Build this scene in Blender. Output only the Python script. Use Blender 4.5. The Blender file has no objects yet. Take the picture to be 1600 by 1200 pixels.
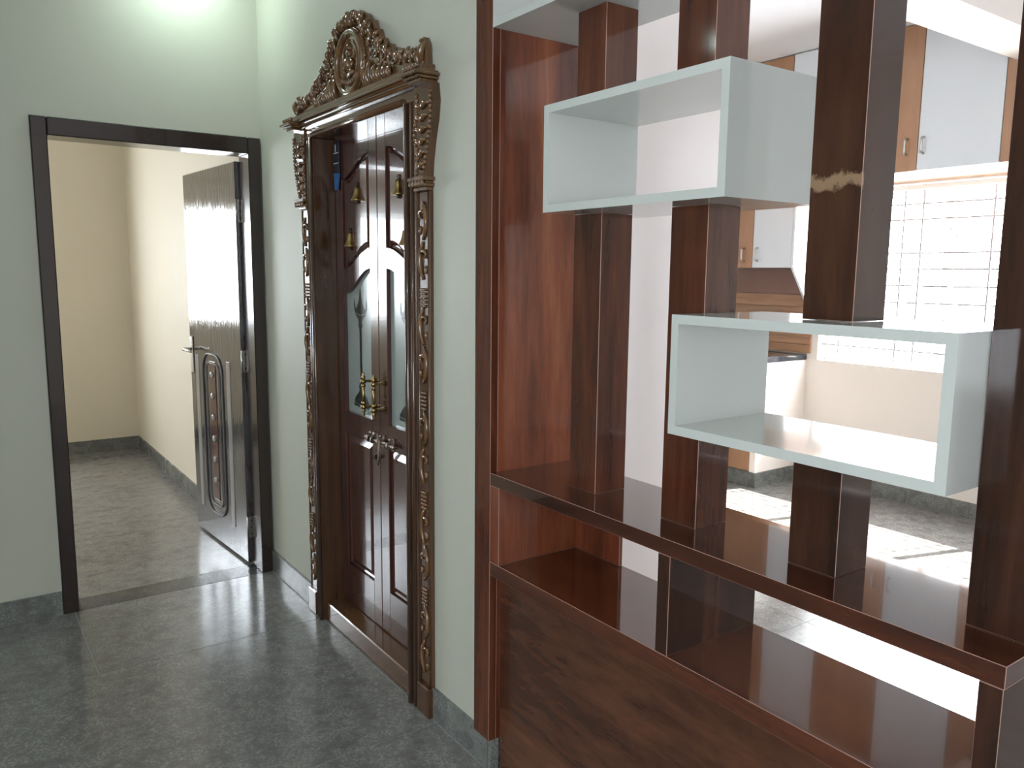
import bpy, bmesh, math, random
from mathutils import Vector, Matrix
random.seed(7)
R = math.radians
scene = bpy.context.scene
COL = scene.collection

# ------------------------------------------------------------------ camera
CAM_H, F_PX = 1.5146, 1246.24
yaw, pitch, roll = R(35.3031), R(7.9508), R(0.571)
fw = Vector((math.sin(yaw)*math.cos(pitch), math.cos(yaw)*math.cos(pitch), -math.sin(pitch)))
rt = Vector((math.cos(yaw), -math.sin(yaw), 0))
up = rt.cross(fw)
rt, up = rt*math.cos(roll)+up*math.sin(roll), up*math.cos(roll)-rt*math.sin(roll)
cd = bpy.data.cameras.new('camera'); cam = bpy.data.objects.new('camera', cd); COL.objects.link(cam)
cd.sensor_width = 36; cd.lens = F_PX/1600*36; cd.clip_start = .02
M = Matrix((rt, up, -fw)).transposed().to_4x4(); M.translation = (0, 0, CAM_H)
cam.matrix_world = M
scene.camera = cam

# ------------------------------------------------------------------ world, sun, exposure
world = bpy.data.worlds.new('world'); scene.world = world; world.use_nodes = True
bg = world.node_tree.nodes['Background']
bg.inputs[0].default_value = (0.86, 0.93, 1.0, 1); bg.inputs[1].default_value = 21.0
sd = bpy.data.lights.new('sun', 'SUN'); sd.energy = 42; sd.angle = R(0.6); sd.color = (1, .95, .87)
sun = bpy.data.objects.new('sun', sd); COL.objects.link(sun)
sun.rotation_euler = Vector((-1, .30, -1.42)).to_track_quat('-Z', 'Y').to_euler()
sun.location = (8, 1, 6)
scene.view_settings.view_transform = 'Standard'; scene.view_settings.look = 'None'
scene.view_settings.gamma = 1; scene.view_settings.use_curve_mapping = False
scene.view_settings.exposure = 0.5
def portal(name, loc, rot, sx, sy):
    l = bpy.data.lights.new(name, 'AREA'); l.shape = 'RECTANGLE'; l.size = sx; l.size_y = sy
    l.cycles.is_portal = True
    o = bpy.data.objects.new(name, l); o.location = loc; o.rotation_euler = rot; COL.objects.link(o)
XW, YL, YB, CEIL = 5.19, 3.88, 7.30, 2.95
KW = (1.00, 3.46, .905, 2.075)      # kitchen window y0 y1 z0 z1
BW = (-1.35, .24, 1.03, 2.08)        # bedroom window x0 x1 z0 z1
HW = (-1.75, -.15, .8, 2.2)          # added unseen hall window, brightens the hall: y0 y1 z0 z1
NW = (3.6, 4.25, 1.0, 2.05)            # invented dining window, lights the cream wall: x0 x1 z0 z1
portal('portal_kitchen', (XW+.2, (KW[0]+KW[1])/2, (KW[2]+KW[3])/2), (0, R(90), 0), KW[3]-KW[2], KW[1]-KW[0])
portal('portal_bedroom', ((BW[0]+BW[1])/2, YB+.2, (BW[2]+BW[3])/2), (R(-90), 0, 0), BW[1]-BW[0], BW[3]-BW[2])
portal('portal_hall', (-2.62, (HW[0]+HW[1])/2, (HW[2]+HW[3])/2), (0, R(-90), 0), HW[3]-HW[2], HW[1]-HW[0])

portal('portal_dining', ((NW[0]+NW[1])/2, -2.75, (NW[2]+NW[3])/2), (R(90), 0, 0), NW[1]-NW[0], NW[3]-NW[2])

# ------------------------------------------------------------------ materials
def mat(name, color=(.8,.8,.8), rough=.5, metal=0, spec=.5, coat=0, coat_rough=.03):
    m = bpy.data.materials.new(name); m.use_nodes = True
    b = m.node_tree.nodes['Principled BSDF']
    b.inputs['Base Color'].default_value = (*color, 1); b.inputs['Roughness'].default_value = rough
    b.inputs['Metallic'].default_value = metal; b.inputs['Specular IOR Level'].default_value = spec
    b.inputs['Coat Weight'].default_value = coat; b.inputs['Coat Roughness'].default_value = coat_rough
    return m
class NT:
    def __init__(s, m): s.t = m.node_tree; s.b = s.t.nodes['Principled BSDF']
    def n(s, typ, **kw):
        o = s.t.nodes.new(typ)
        for k, v in kw.items(): setattr(o, k, v)
        return o
    def l(s, a, b): s.t.links.new(a, b)
    def coords(s, scale=(1,1,1), rot=(0,0,0), jitter=True):
        tc = s.n('ShaderNodeTexCoord'); mp = s.n('ShaderNodeMapping')
        mp.inputs['Scale'].default_value = scale; mp.inputs['Rotation'].default_value = rot
        if jitter:
            oi = s.n('ShaderNodeObjectInfo'); ml = s.n('ShaderNodeMath', operation='MULTIPLY'); ml.inputs[1].default_value = 37.0
            s.l(oi.outputs['Random'], ml.inputs[0])
            ad = s.n('ShaderNodeVectorMath', operation='ADD'); s.l(tc.outputs['Object'], ad.inputs[0]); s.l(ml.outputs[0], ad.inputs[1])
            s.l(ad.outputs[0], mp.inputs['Vector'])
        else: s.l(tc.outputs['Object'], mp.inputs['Vector'])
        return mp.outputs[0]
    def noise(s, vec, scale=5, detail=4, rough=.55, dist=0):
        o = s.n('ShaderNodeTexNoise'); o.inputs['Scale'].default_value = scale; o.inputs['Detail'].default_value = detail
        o.inputs['Roughness'].default_value = rough; o.inputs['Distortion'].default_value = dist
        s.l(vec, o.inputs['Vector']); return o.outputs['Fac']
    def ramp(s, fac, stops):
        o = s.n('ShaderNodeValToRGB'); e = o.color_ramp.elements
        while len(e) < len(stops): e.new(.5)
        for el, (p, c) in zip(e, stops): el.position = p; el.color = (*c, 1) if len(c) == 3 else c
        s.l(fac, o.inputs[0]); return o.outputs[0]
    def mix(s, fac, a, b, blend='MIX'):
        o = s.n('ShaderNodeMix', data_type='RGBA', blend_type=blend)
        for i, v in ((0, fac), (6, a), (7, b)):
            if isinstance(v, (int, float)): o.inputs[i].default_value = v
            elif isinstance(v, tuple): o.inputs[i].default_value = (*v, 1)
            else: s.l(v, o.inputs[i])
        return o.outputs[2]
    def bump(s, h, strength=.2, dist=.01):
        o = s.n('ShaderNodeBump'); o.inputs['Strength'].default_value = strength; o.inputs['Distance'].default_value = dist
        s.l(h, o.inputs['Height']); s.l(o.outputs[0], s.b.inputs['Normal']); return o
def paint(name, c, rough=.55):
    m = mat(name, c, rough, spec=.3); t = NT(m)
    v = t.coords(jitter=False)
    f = t.noise(v, 2.2, 3)
    t.l(t.mix(f, tuple(x*.965 for x in c), tuple(min(1, x*1.03) for x in c)), t.b.inputs['Base Color'])
    t.bump(t.noise(v, 90, 2), .05, .002)
    return m
def laminate(name, axis, stops, rough=.09, coat=.45, across=9, along=1.0, flame=False):
    m = mat(name, rough=rough, coat=coat, spec=.4); t = NT(m)
    sc = [across]*3; sc['xyz'.index(axis)] = along
    v = t.coords(tuple(sc), (0, 0, 0))
    f1 = t.noise(v, .55 if not flame else .35, 6, .62, 1.1)
    f2 = t.noise(v, 2.3, 5, .7, .3)
    mixf = t.n('ShaderNodeMath', operation='MULTIPLY_ADD'); mixf.inputs[1].default_value = .38; t.l(f2, mixf.inputs[0])
    sb = t.n('ShaderNodeMath', operation='MULTIPLY'); sb.inputs[1].default_value = .68; t.l(f1, sb.inputs[0]); t.l(sb.outputs[0], mixf.inputs[2])
    t.l(t.ramp(mixf.outputs[0], stops), t.b.inputs['Base Color'])
    w = t.noise(t.coords((1,1,1), jitter=False), 5.5, 1)
    t.bump(w, .05, .012)
    return m
ROSE = [(.33, (.026,.009,.005)), (.45, (.088,.024,.012)), (.56, (.158,.043,.019)), (.70, (.245,.080,.034))]
M_LAMZ = laminate('rosewood_laminate_vertical', 'z', ROSE)
M_LAMY = laminate('rosewood_laminate_lengthwise', 'y', [(p, tuple(x*.45 for x in c)) for p, c in ROSE], coat=1.0)
M_LAMM = laminate('deep_rosewood_laminate', 'z', [(p, tuple(x*.52 for x in c)) for p, c in ROSE], coat=.3)
DARK = [(.30, (.010,.0055,.0045)), (.46, (.023,.0105,.007)), (.58, (.042,.017,.010)), (.72, (.070,.028,.015))]
M_LAMD = laminate('dark_rosewood_laminate', 'z', DARK, coat=.15)
M_LAMF = laminate('flamed_rosewood_laminate', 'y', [(.30, (.016,.008,.006)), (.44, (.055,.021,.012)), (.56, (.098,.038,.020)), (.72, (.150,.062,.031))], rough=.2, coat=.35, across=9, along=2.0, flame=True)
M_EDGE = mat('laminate_edge_line', (.30,.18,.145), .45)
# column with a tan smear of dried glue
M_SMEAR = laminate('rosewood_laminate_with_glue_smear', 'z', DARK, coat=.15)
t = NT(M_SMEAR)
geo = t.n('ShaderNodeNewGeometry'); sp = t.n('ShaderNodeSeparateXYZ'); t.l(geo.outputs['Position'], sp.inputs[0])
nz = t.noise(geo.outputs['Position'], 22, 5, .7)
wob = t.n('ShaderNodeMath', operation='MULTIPLY_ADD'); wob.inputs[1].default_value = .075; t.l(nz, wob.inputs[0]); t.l(sp.outputs[2], wob.inputs[2])
dz = t.n('ShaderNodeMath', operation='SUBTRACT'); dz.inputs[1].default_value = 1.725; t.l(wob.outputs[0], dz.inputs[0])
ab = t.n('ShaderNodeMath', operation='ABSOLUTE'); t.l(dz.outputs[0], ab.inputs[0])
lt = t.n('ShaderNodeMapRange'); lt.inputs[1].default_value = .007; lt.inputs[2].default_value = .016; lt.inputs[3].default_value = 1; lt.inputs[4].default_value = 0
t.l(ab.outputs[0], lt.inputs[0])
fx = t.n('ShaderNodeMath', operation='LESS_THAN'); fx.inputs[1].default_value = 1.355; t.l(sp.outputs[0], fx.inputs[0])
mm = t.n('ShaderNodeMath', operation='MULTIPLY'); t.l(lt.outputs[0], mm.inputs[0]); t.l(fx.outputs[0], mm.inputs[1])
old = t.b.inputs['Base Color'].links[0].from_socket
t.l(t.mix(mm.outputs[0], old, (.22,.14,.085)), t.b.inputs['Base Color'])

M_WHITE = mat('white_gloss_laminate', (.455,.478,.452), .16, coat=.5, spec=.4)
def granite(name, base, gloss=.15, warm=0):
    m = mat(name, base, gloss, spec=.5); t = NT(m)
    v = t.coords(); v0 = t.coords(jitter=False)
    f = t.noise(v, 1.6, 4, .6, .4); g = t.noise(v0, 130, 3, .8); h = t.noise(v, 14, 4, .7)
    c1 = t.mix(f, tuple(x*.88 for x in base), tuple(x*1.12 for x in base))
    c2 = t.mix(t.ramp(g, [(.45, (0,0,0)), (.66, (1,1,1))]), c1, tuple(min(1, x*1.9+.01) for x in base))
    c3 = t.mix(t.ramp(h, [(.35, (1,1,1)), (.55, (0,0,0))]), c2, tuple(x*.86 for x in base))
    t.l(c3, t.b.inputs['Base Color'])
    rr = t.n('ShaderNodeMapRange'); rr.inputs[3].default_value = gloss*.6; rr.inputs[4].default_value = gloss*1.7; t.l(f, rr.inputs[0])
    t.l(rr.outputs[0], t.b.inputs['Roughness'])
    t.bump(g, .04, .001)
    return m
M_GRAN = granite('grey_granite', (.146,.142,.134))
M_GRANB = granite('grey_granite_with_cement_dust', (.150,.144,.134))
t = NT(M_GRANB); oldc = t.b.inputs['Base Color'].links[0].from_socket
dv = t.coords((1, 2.2, 1), jitter=False)
df = t.ramp(t.noise(dv, 2.6, 5, .62, 2.2), [(.50, (0,0,0)), (.56, (.55,.55,.55)), (.60, (.12,.12,.12)), (.72, (.4,.4,.4))])
t.l(t.mix(df, oldc, (.235,.225,.205)), t.b.inputs['Base Color'])
M_GRAND = granite('dark_grey_granite', (.050,.050,.049), .2)
M_SKIRT = granite('grey_granite_skirting', (.125,.13,.12), .22)
M_GROUT = mat('pale_grout', (.30,.31,.30), .8)
M_HALL = paint('pale_green_grey_paint', (.43,.435,.365))
M_CREAM = paint('cream_paint', (.70,.635,.51))
M_KIT = paint('warm_white_paint', (.83,.765,.705))
M_BEIGE = paint('beige_paint', (.70,.65,.595))
M_PINK = paint('pale_pinkish_paint', (.94,.87,.845))
M_CEIL = paint('white_ceiling_paint', (.82,.81,.82))
M_FRAME = mat('dark_brown_varnish', (.022,.013,.011), .22, coat=.3)
def varnish(name, lo, hi, rough=.16, coat=.6, axis='z'):
    m = mat(name, rough=rough, coat=coat); t = NT(m)
    sc = [22, 22, 22]; sc['xyz'.index(axis)] = 1.4
    f = t.noise(t.coords(tuple(sc)), 1.2, 5, .6, .6)
    t.l(t.ramp(f, [(.3, lo), (.7, hi)]), t.b.inputs['Base Color'])
    return m
M_TEAK = varnish('polished_teak', (.045,.019,.008), (.105,.047,.019), .18, .5)
M_TEAKY = varnish('polished_teak_crosswise', (.055,.024,.010), (.125,.058,.023), .18, .5, 'y')
M_JAMB = varnish('dark_teak_jamb', (.030,.014,.008), (.075,.034,.016), .18, .5)
M_CARVE = varnish('carved_teak', (.070,.033,.012), (.165,.084,.032), .22, .6)
M_LEAF = varnish('dark_red_brown_varnish', (.036,.013,.010), (.075,.028,.020), .17, .55)
M_BRASS = mat('antique_brass', (.36,.25,.10), .28, metal=1)
M_BRONZE = mat('dark_bronze', (.10,.075,.055), .35, metal=1)
M_STEEL = mat('brushed_steel', (.55,.53,.50), .3, metal=1)
M_LATCH = mat('tarnished_nickel', (.38,.31,.27), .3, metal=1)
M_FROST = mat('frosted_grey_glass', (.30,.345,.335), .22, spec=.5)
t = NT(M_FROST); t.b.inputs['Transmission Weight'].default_value = .15
M_ETCH = mat('dark_glass_print', (.018,.024,.022), .3)
M_ETCHL = mat('pale_glass_line', (.42,.46,.44), .4)
# bedroom door laminate: grey metallic sheen, rippled gloss
M_DOOR = mat('grey_brown_rippled_laminate', (.055,.045,.045), .11, coat=1.0, coat_rough=.05, spec=.8)
t = NT(M_DOOR)
vv = t.coords((9, 9, 1.5), jitter=False)
rip = t.noise(vv, 3.2, 3, .5, 1.4)
t.l(t.ramp(rip, [(.35, (.038,.030,.030)), (.6, (.072,.066,.070))]), t.b.inputs['Base Color'])
bp = t.bump(rip, .22, .010); t.l(bp.outputs[0], t.b.inputs['Coat Normal'])
M_DOORM = mat('dull_grey_door_moulding', (.10,.092,.094), .38)
M_DOORRED = mat('red_brown_door_strip', (.085,.030,.022), .2, coat=.6)
M_DOORPALE = mat('pale_door_inlay', (.30,.29,.28), .2, coat=.6)
M_KBROWN = laminate('tan_wood_laminate', 'z', [(.3, (.30,.155,.085)), (.7, (.42,.235,.135))], rough=.25, coat=.3)
M_KWHITE = mat('pale_grey_gloss_laminate', (.66,.70,.74), .15, coat=.4)
def plankmat():
    m = mat('wood_plank_laminate', rough=.3, coat=.3); t = NT(m)
    oi = t.n('ShaderNodeObjectInfo')
    f = t.noise(t.coords((18, 1.2, 18)), 1.4, 5, .65, .8)
    a = t.ramp(f, [(.3, (.26,.12,.055)), (.7, (.50,.28,.15))])
    hv = t.n('ShaderNodeHueSaturation'); mr = t.n('ShaderNodeMapRange'); mr.inputs[3].default_value = .75; mr.inputs[4].default_value = 1.1
    t.l(oi.outputs['Random'], mr.inputs[0]); t.l(mr.outputs[0], hv.inputs['Value']); t.l(a, hv.inputs['Color'])
    t.l(hv.outputs[0], t.b.inputs['Base Color']); return m
M_PLANK = plankmat()
M_PLANKD = mat('reddish_brown_laminate', (.20,.095,.065), .3, coat=.3)
M_COUNTER = granite('black_granite', (.028,.029,.033), .08)
M_UPVC = mat('white_window_frame', (.80,.80,.80), .35)
M_GRILL = mat('painted_window_bar', (.34,.33,.33), .5)
M_BLUE = mat('bright_blue_tag', (.025,.11,.30), .4)
M_NAVY = mat('navy_strap', (.008,.014,.026), .5)
M_WHITEP = mat('white_print', (.6,.62,.62), .5)
M_GLASS = bpy.data.materials.new('clear_pane'); M_GLASS.use_nodes = True
nt = M_GLASS.node_tree; nt.nodes.clear()
out = nt.nodes.new('ShaderNodeOutputMaterial'); mx = nt.nodes.new('ShaderNodeMixShader'); tr = nt.nodes.new('ShaderNodeBsdfTransparent'); gl = nt.nodes.new('ShaderNodeBsdfGlossy')
gl.inputs['Roughness'].default_value = .02; mx.inputs[0].default_value = .06
nt.links.new(tr.outputs[0], mx.inputs[1]); nt.links.new(gl.outputs[0], mx.inputs[2]); nt.links.new(mx.outputs[0], out.inputs[0])
M_GLASST = M_GLASS.copy(); M_GLASST.name = 'added_dimming_pane'  # slight grey tint added only to dim the bedroom daylight
[n for n in M_GLASST.node_tree.nodes if n.type == 'BSDF_TRANSPARENT'][0].inputs[0].default_value = (.97, .97, .97, 1)
def emit(name, c, s):
    m = bpy.data.materials.new(name); m.use_nodes = True; b = m.node_tree.nodes['Principled BSDF']
    b.inputs['Emission Color'].default_value = (*c, 1); b.inputs['Emission Strength'].default_value = s; return m
M_LED = emit('led_diffuser', (.80, 1.0, .93), 190)

# ------------------------------------------------------------------ mesh helpers (all in world coordinates)
class MB:
    def __init__(s): s.bm = bmesh.new()
    def box(s, x0, x1, y0, y1, z0, z1, c=0, edge=None, mi=0):
        r = bmesh.ops.create_cube(s.bm, size=1)
        for v in r['verts']:
            v.co = Vector(((x0+x1)/2+v.co.x*(x1-x0), (y0+y1)/2+v.co.y*(y1-y0), (z0+z1)/2+v.co.z*(z1-z0)))
        fs = {f for v in r['verts'] for f in v.link_faces}
        for f in fs: f.material_index = mi
        if c:
            es = list({e for v in r['verts'] for e in v.link_edges})
            bmesh.ops.bevel(s.bm, geom=es, offset=c, segments=1, affect='EDGES', material=edge if edge is not None else mi)
        return s
    def poly(s, pts, d, mi=0):
        """extrude closed 3-D polygon along vector d"""
        d = Vector(d); n = len(pts)
        a = [s.bm.verts.new(p) for p in pts]; b = [s.bm.verts.new(Vector(p)+d) for p in pts]
        fs = [s.bm.faces.new(a[::-1]), s.bm.faces.new(b)]
        for i in range(n): fs.append(s.bm.faces.new((a[i], a[(i+1)%n], b[(i+1)%n], b[i])))
        for f in fs: f.material_index = mi
        return s
    def tube(s, pts, rad, seg=8, closed=False, mi=0, smooth=True, flat=None):
        """tube along pts; rad a number or a list; flat=(axis vector, factor) squashes it"""
        pts = [Vector(p) for p in pts]; n = len(pts); rings = []
        rads = rad if isinstance(rad, (list, tuple)) else [rad]*n
        ref = Vector((1, 0, 0)); prev = None
        for i, p in enumerate(pts):
            if closed: tg = pts[(i+1)%n]-pts[i-1]
            else: tg = pts[min(i+1, n-1)]-pts[max(i-1, 0)]
            tg.normalize()
            if prev is None:
                ref = Vector((1, 0, 0)) if abs(tg.x) < .9 else Vector((0, 1, 0))
                u = (ref-tg*ref.dot(tg)).normalized()
            else:
                u = (prev-tg*prev.dot(tg)).normalized()
            prev = u; w = tg.cross(u)
            ring = []
            for k in range(seg):
                a = 2*math.pi*k/seg; o = (u*math.cos(a)+w*math.sin(a))*rads[i]
                if flat: ax = Vector(flat[0]); o = o-ax*o.dot(ax)*(1-flat[1])
                ring.append(s.bm.verts.new(p+o))
            rings.append(ring)
        m = n if closed else n-1
        for i in range(m):
            A, B = rings[i], rings[(i+1)%n]
            for k in range(seg):
                f = s.bm.faces.new((A[k], A[(k+1)%seg], B[(k+1)%seg], B[k])); f.smooth = smooth; f.material_index = mi
        if not closed:
            for ring, rev in ((rings[0], True), (rings[-1], False)):
                f = s.bm.faces.new(ring[::-1] if rev else ring); f.material_index = mi
        return s
    def lathe(s, prof, origin, axis='z', seg=16, mi=0, smooth=True, caps=True):
        """profile [(r, h)] turned about an axis through origin"""
        o = Vector(origin); rings = []
        ax = {'z': (Vector((1,0,0)), Vector((0,1,0)), Vector((0,0,1))), 'x': (Vector((0,1,0)), Vector((0,0,1)), Vector((1,0,0))), 'y': (Vector((0,0,1)), Vector((1,0,0)), Vector((0,1,0)))}[axis]
        for r, h in prof:
            rings.append([s.bm.verts.new(o+ax[0]*max(r, 1e-4)*math.cos(2*math.pi*k/seg)+ax[1]*max(r, 1e-4)*math.sin(2*math.pi*k/seg)+ax[2]*h) for k in range(seg)])
        for A, B in zip(rings, rings[1:]):
            for k in range(seg):
                f = s.bm.faces.new((A[k], A[(k+1)%seg], B[(k+1)%seg], B[k])); f.smooth = smooth; f.material_index = mi
        for ring, rev in ((rings[0], True), (rings[-1], False)) if caps else ():
            f = s.bm.faces.new(ring[::-1] if rev else ring); f.material_index = mi
        return s
    def ball(s, c, r, sub=1, sx=1, sy=1, sz=1, mi=0):
        q = bmesh.ops.create_icosphere(s.bm, subdivisions=sub, radius=r)
        for v in q['verts']: v.co = Vector((c[0]+v.co.x*sx, c[1]+v.co.y*sy, c[2]+v.co.z*sz))
        for f in {f for v in q['verts'] for f in v.link_faces}: f.smooth = True; f.material_index = mi
        return s
    def xform(s, M):
        bmesh.ops.transform(s.bm, matrix=M, verts=s.bm.verts); return s
    def build(s, name, mats, parent=None, **props):
        if not isinstance(mats, (list, tuple)): mats = [mats]
        bmesh.ops.recalc_face_normals(s.bm, faces=s.bm.faces)
        if parent is not None:
            off = parent_origin(parent); bmesh.ops.translate(s.bm, vec=-off, verts=s.bm.verts); loc = Vector((0, 0, 0))
        else:
            xs = [v.co for v in s.bm.verts]
            lo = Vector((min(c.x for c in xs), min(c.y for c in xs), min(c.z for c in xs))); hi = Vector((max(c.x for c in xs), max(c.y for c in xs), max(c.z for c in xs)))
            loc = Vector(((lo.x+hi.x)/2, (lo.y+hi.y)/2, lo.z)); bmesh.ops.translate(s.bm, vec=-loc, verts=s.bm.verts)
        me = bpy.data.meshes.new(name); s.bm.to_mesh(me); s.bm.free()
        for m in mats: me.materials.append(m)
        o = bpy.data.objects.new(name, me); COL.objects.link(o); o.location = loc
        if parent is not None: o.parent = parent
        for k, v in props.items(): o[k] = v
        return o
def parent_origin(p):
    v = Vector((0, 0, 0))
    while p is not None: v += p.location; p = p.parent
    return v
def thing(name, loc, label, category, group=None, kind=None):
    o = bpy.data.objects.new(name, None); o.empty_display_size = .1; COL.objects.link(o); o.location = loc
    return tag(o, label, category, group, kind)
def tag(o, label, category, group=None, kind=None):
    o['label'] = label; o['category'] = category
    if group: o['group'] = group
    if kind: o['kind'] = kind
    return o
def B(*a, **k): return MB().box(*a, **k)
S = 'structure'

# ------------------------------------------------------------------ floor
XP, XB = 1.272, 1.260
fl = B(-2.4, XW, -2.6, YB, -.08, -.0012).build('floor', M_GROUT)
tag(fl, 'polished dark grey granite slab floor running through all the rooms', 'floor', kind=S)
fl_children = []
def tiles(xs, ys, m, name='tile'):
    for a, b in zip(xs, xs[1:]):
        for c, d in zip(ys, ys[1:]):
            g = .0016
            B(a+g, b-g, c+g, d-g, -.02, 0).build(name, m, fl)
# hall
tiles([-2.4, -1.3, -.25, XB-.004], [-2.6, -1.8, -.8, .2, 1.2, 2.2, 3.2], M_GRAN)
tiles([-2.4, -1.43, -.53, .37, XB-.004], [3.2, 3.872], M_GRAN)
# bedroom door threshold strip, bedroom
B(.32, 1.27, 3.874, 4.020, -.02, .0005).build('threshold', M_GRAND, fl)
B(-2.4, .318, 3.874, 4.020, -.02, 0).build('tile', M_GRAN, fl)
tiles([-1.8, -.8, .2, 1.26], [4.022, 4.9, 5.9, 6.6, YB-.002], M_GRANB)
# dining and kitchen
tiles([XB-.004, 2.1, 3.0, 3.9, 4.7, XW-.016], [-2.6, -1.6, -.7, .2, 1.1, 1.97, 2.87, 3.55], M_GRAN)
tiles([2.21, 3.0, 3.9, 4.70], [3.55, 4.4, 5.3], M_GRAN)

# ------------------------------------------------------------------ walls and ceiling
def wall(name, boxes, m, label):
    b = MB()
    for q in boxes: b.box(*q)
    return tag(b.build(name, m), label, 'wall', kind=S)
DX0, DX1, DZ = .327, 1.266, 2.13            # bedroom door frame, outside
wall('wall_back', [(-2.4, DX0, YL, 4.0, 0, CEIL), (DX1, 1.392, YL, 4.0, 0, CEIL), (DX0, DX1, YL, 4.0, DZ, CEIL)], M_HALL, 'pale green-grey painted wall holding the dark framed bedroom doorway')
PY0, PY1, PZ = 2.36, 3.22, 2.10             # puja door opening
wall('wall_right', [(XP, 1.392, 1.885, PY0, 0, CEIL), (XP, 1.392, PY1, YL, 0, CEIL), (XP, 1.392, PY0, PY1, PZ, CEIL)], M_HALL, 'pale green-grey painted wall around the carved wooden doorway')
wall('wall_middle', [(1.392, 2.20, 1.885, 1.985, 0, CEIL)], M_PINK, 'cream painted wall behind the gap between the first two wooden columns')
wall('wall_puja', [(2.10, 2.20, 1.985, 5.4, 0, CEIL)], M_KIT, 'cream painted outer wall of the small room behind the carved door')
wall('wall_bedroom_right', [(1.268, 1.392, 4.0, YB, 0, CEIL)], M_CREAM, 'cream bedroom wall behind the open grey door')
wall('wall_bedroom_left', [(-1.9, -1.8, 4.0, YB, 0, CEIL)], M_CREAM, 'cream bedroom wall on the far left, hidden by the doorway')
wall('wall_bedroom_front', [(-1.8, DX0, 4.0, 4.01, 0, CEIL), (DX0, 1.268, 4.0, 4.01, DZ, CEIL)], M_CREAM, 'cream inner face of the bedroom wall around the doorway')
wall('wall_bedroom_back', [(-1.9, BW[0], YB, YB+.18, 0, CEIL), (BW[1], 1.392, YB, YB+.18, 0, CEIL), (BW[0], BW[1], YB, YB+.18, 0, BW[2]), (BW[0], BW[1], YB, YB+.18, BW[3], CEIL)], M_CREAM, 'cream far wall seen through the bedroom doorway')
wall('wall_window', [(XW, XW+.18, -2.6, KW[0], 0, CEIL), (XW, XW+.18, KW[1], 5.4, 0, CEIL), (XW, XW+.18, KW[0], KW[1], 0, KW[2]), (XW, XW+.18, KW[0], KW[1], KW[3], CEIL)], M_BEIGE, 'beige wall below and beside the bright kitchen window')
wall('wall_kitchen', [(2.20, XW, 5.3, 5.4, 0, CEIL)], M_KIT, 'warm white end wall of the kitchen behind the cabinets')
wall('wall_counter_end', [(4.655, XW, 3.55, 3.60, 0, .895)], M_KIT, 'low white wall closing the end of the kitchen counter')
wall('wall_left', [(-2.5, -2.4, -2.6, HW[0], 0, CEIL), (-2.5, -2.4, HW[1], 4.0, 0, CEIL), (-2.5, -2.4, HW[0], HW[1], 0, HW[2]), (-2.5, -2.4, HW[0], HW[1], HW[3], CEIL)], M_HALL, 'pale green-grey hall wall with the added unseen hall window, left of the camera')
wall('wall_front', [(-2.5, NW[0], -2.7, -2.6, 0, CEIL), (NW[1], XW+.18, -2.7, -2.6, 0, CEIL), (NW[0], NW[1], -2.7, -2.6, 0, NW[2]), (NW[0], NW[1], -2.7, -2.6, NW[3], CEIL)], M_KIT, 'warm white wall behind the camera')
tag(B(-2.5, XW+.18, -2.7, YB+.18, CEIL, CEIL+.1).build('ceiling', M_CEIL), 'white painted ceiling above the kitchen', 'ceiling', kind=S)
tag(B(1.30, XW, 1.712, 1.972, 2.60, CEIL).build('trim_1', M_KIT), 'cream painted ceiling beam crossing above the kitchen window', 'beam', kind=S)

def skirting(name, p0, p1, out, h, label, t=.012, step=.9, ends=(0, 0)):
    """p0-p1 along the wall foot, out = direction into the room; one tile per step"""
    p0, p1, o = Vector((*p0, 0)), Vector((*p1, 0)), Vector((*out, 0))
    root = thing(name, p0, label, 'baseboard', kind=S)
    L = (p1-p0).length; d = (p1-p0)/L; n = max(1, round(L/step))
    for i in range(n):
        a, b = p0+d*(L*i/n+.001), p0+d*(L*(i+1)/n-.001)
        q = [a, b, b+o*t, a+o*t]
        MB().poly(q, (0, 0, h)).build('tile', M_SKIRT, root)
    return root
skirting('baseboard_back', (-2.4, YL), (DX0-.002, YL), (0, -1), .104, 'grey granite skirting left of the dark bedroom door frame')
skirting('baseboard_right_corner', (XP, 3.332), (XP, YL), (-1, 0), .108, 'short grey granite skirting between carved frame and room corner', t=.013)
skirting('baseboard_right', (XP, 1.89), (XP, 2.238), (-1, 0), .108, 'grey granite skirting between carved door frame and wooden divider', t=.013)
B(1.2585, 1.2865, 1.869, 1.8845, .001, .105).build('end_tile', M_SKIRT, bpy.data.objects['baseboard_right'])
skirting('baseboard_bedroom_back', (BW[0], YB), (1.268, YB), (0, -1), .104, 'granite skirting along the far cream bedroom wall')
skirting('baseboard_bedroom_right', (1.268, 4.15), (1.268, YB-.013), (-1, 0), .104, 'granite skirting along the cream bedroom wall behind the open door')
skirting('baseboard_window', (XW, -1.0), (XW, 3.548), (-1, 0), .105, 'pale granite skirting under the kitchen window', t=.014, step=.42)
skirting('baseboard_counter_end', (4.655, 3.55), (XW-.015, 3.55), (0, -1), .105, 'pale granite skirting at the end of the kitchen counter', t=.012, step=.6)

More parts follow.
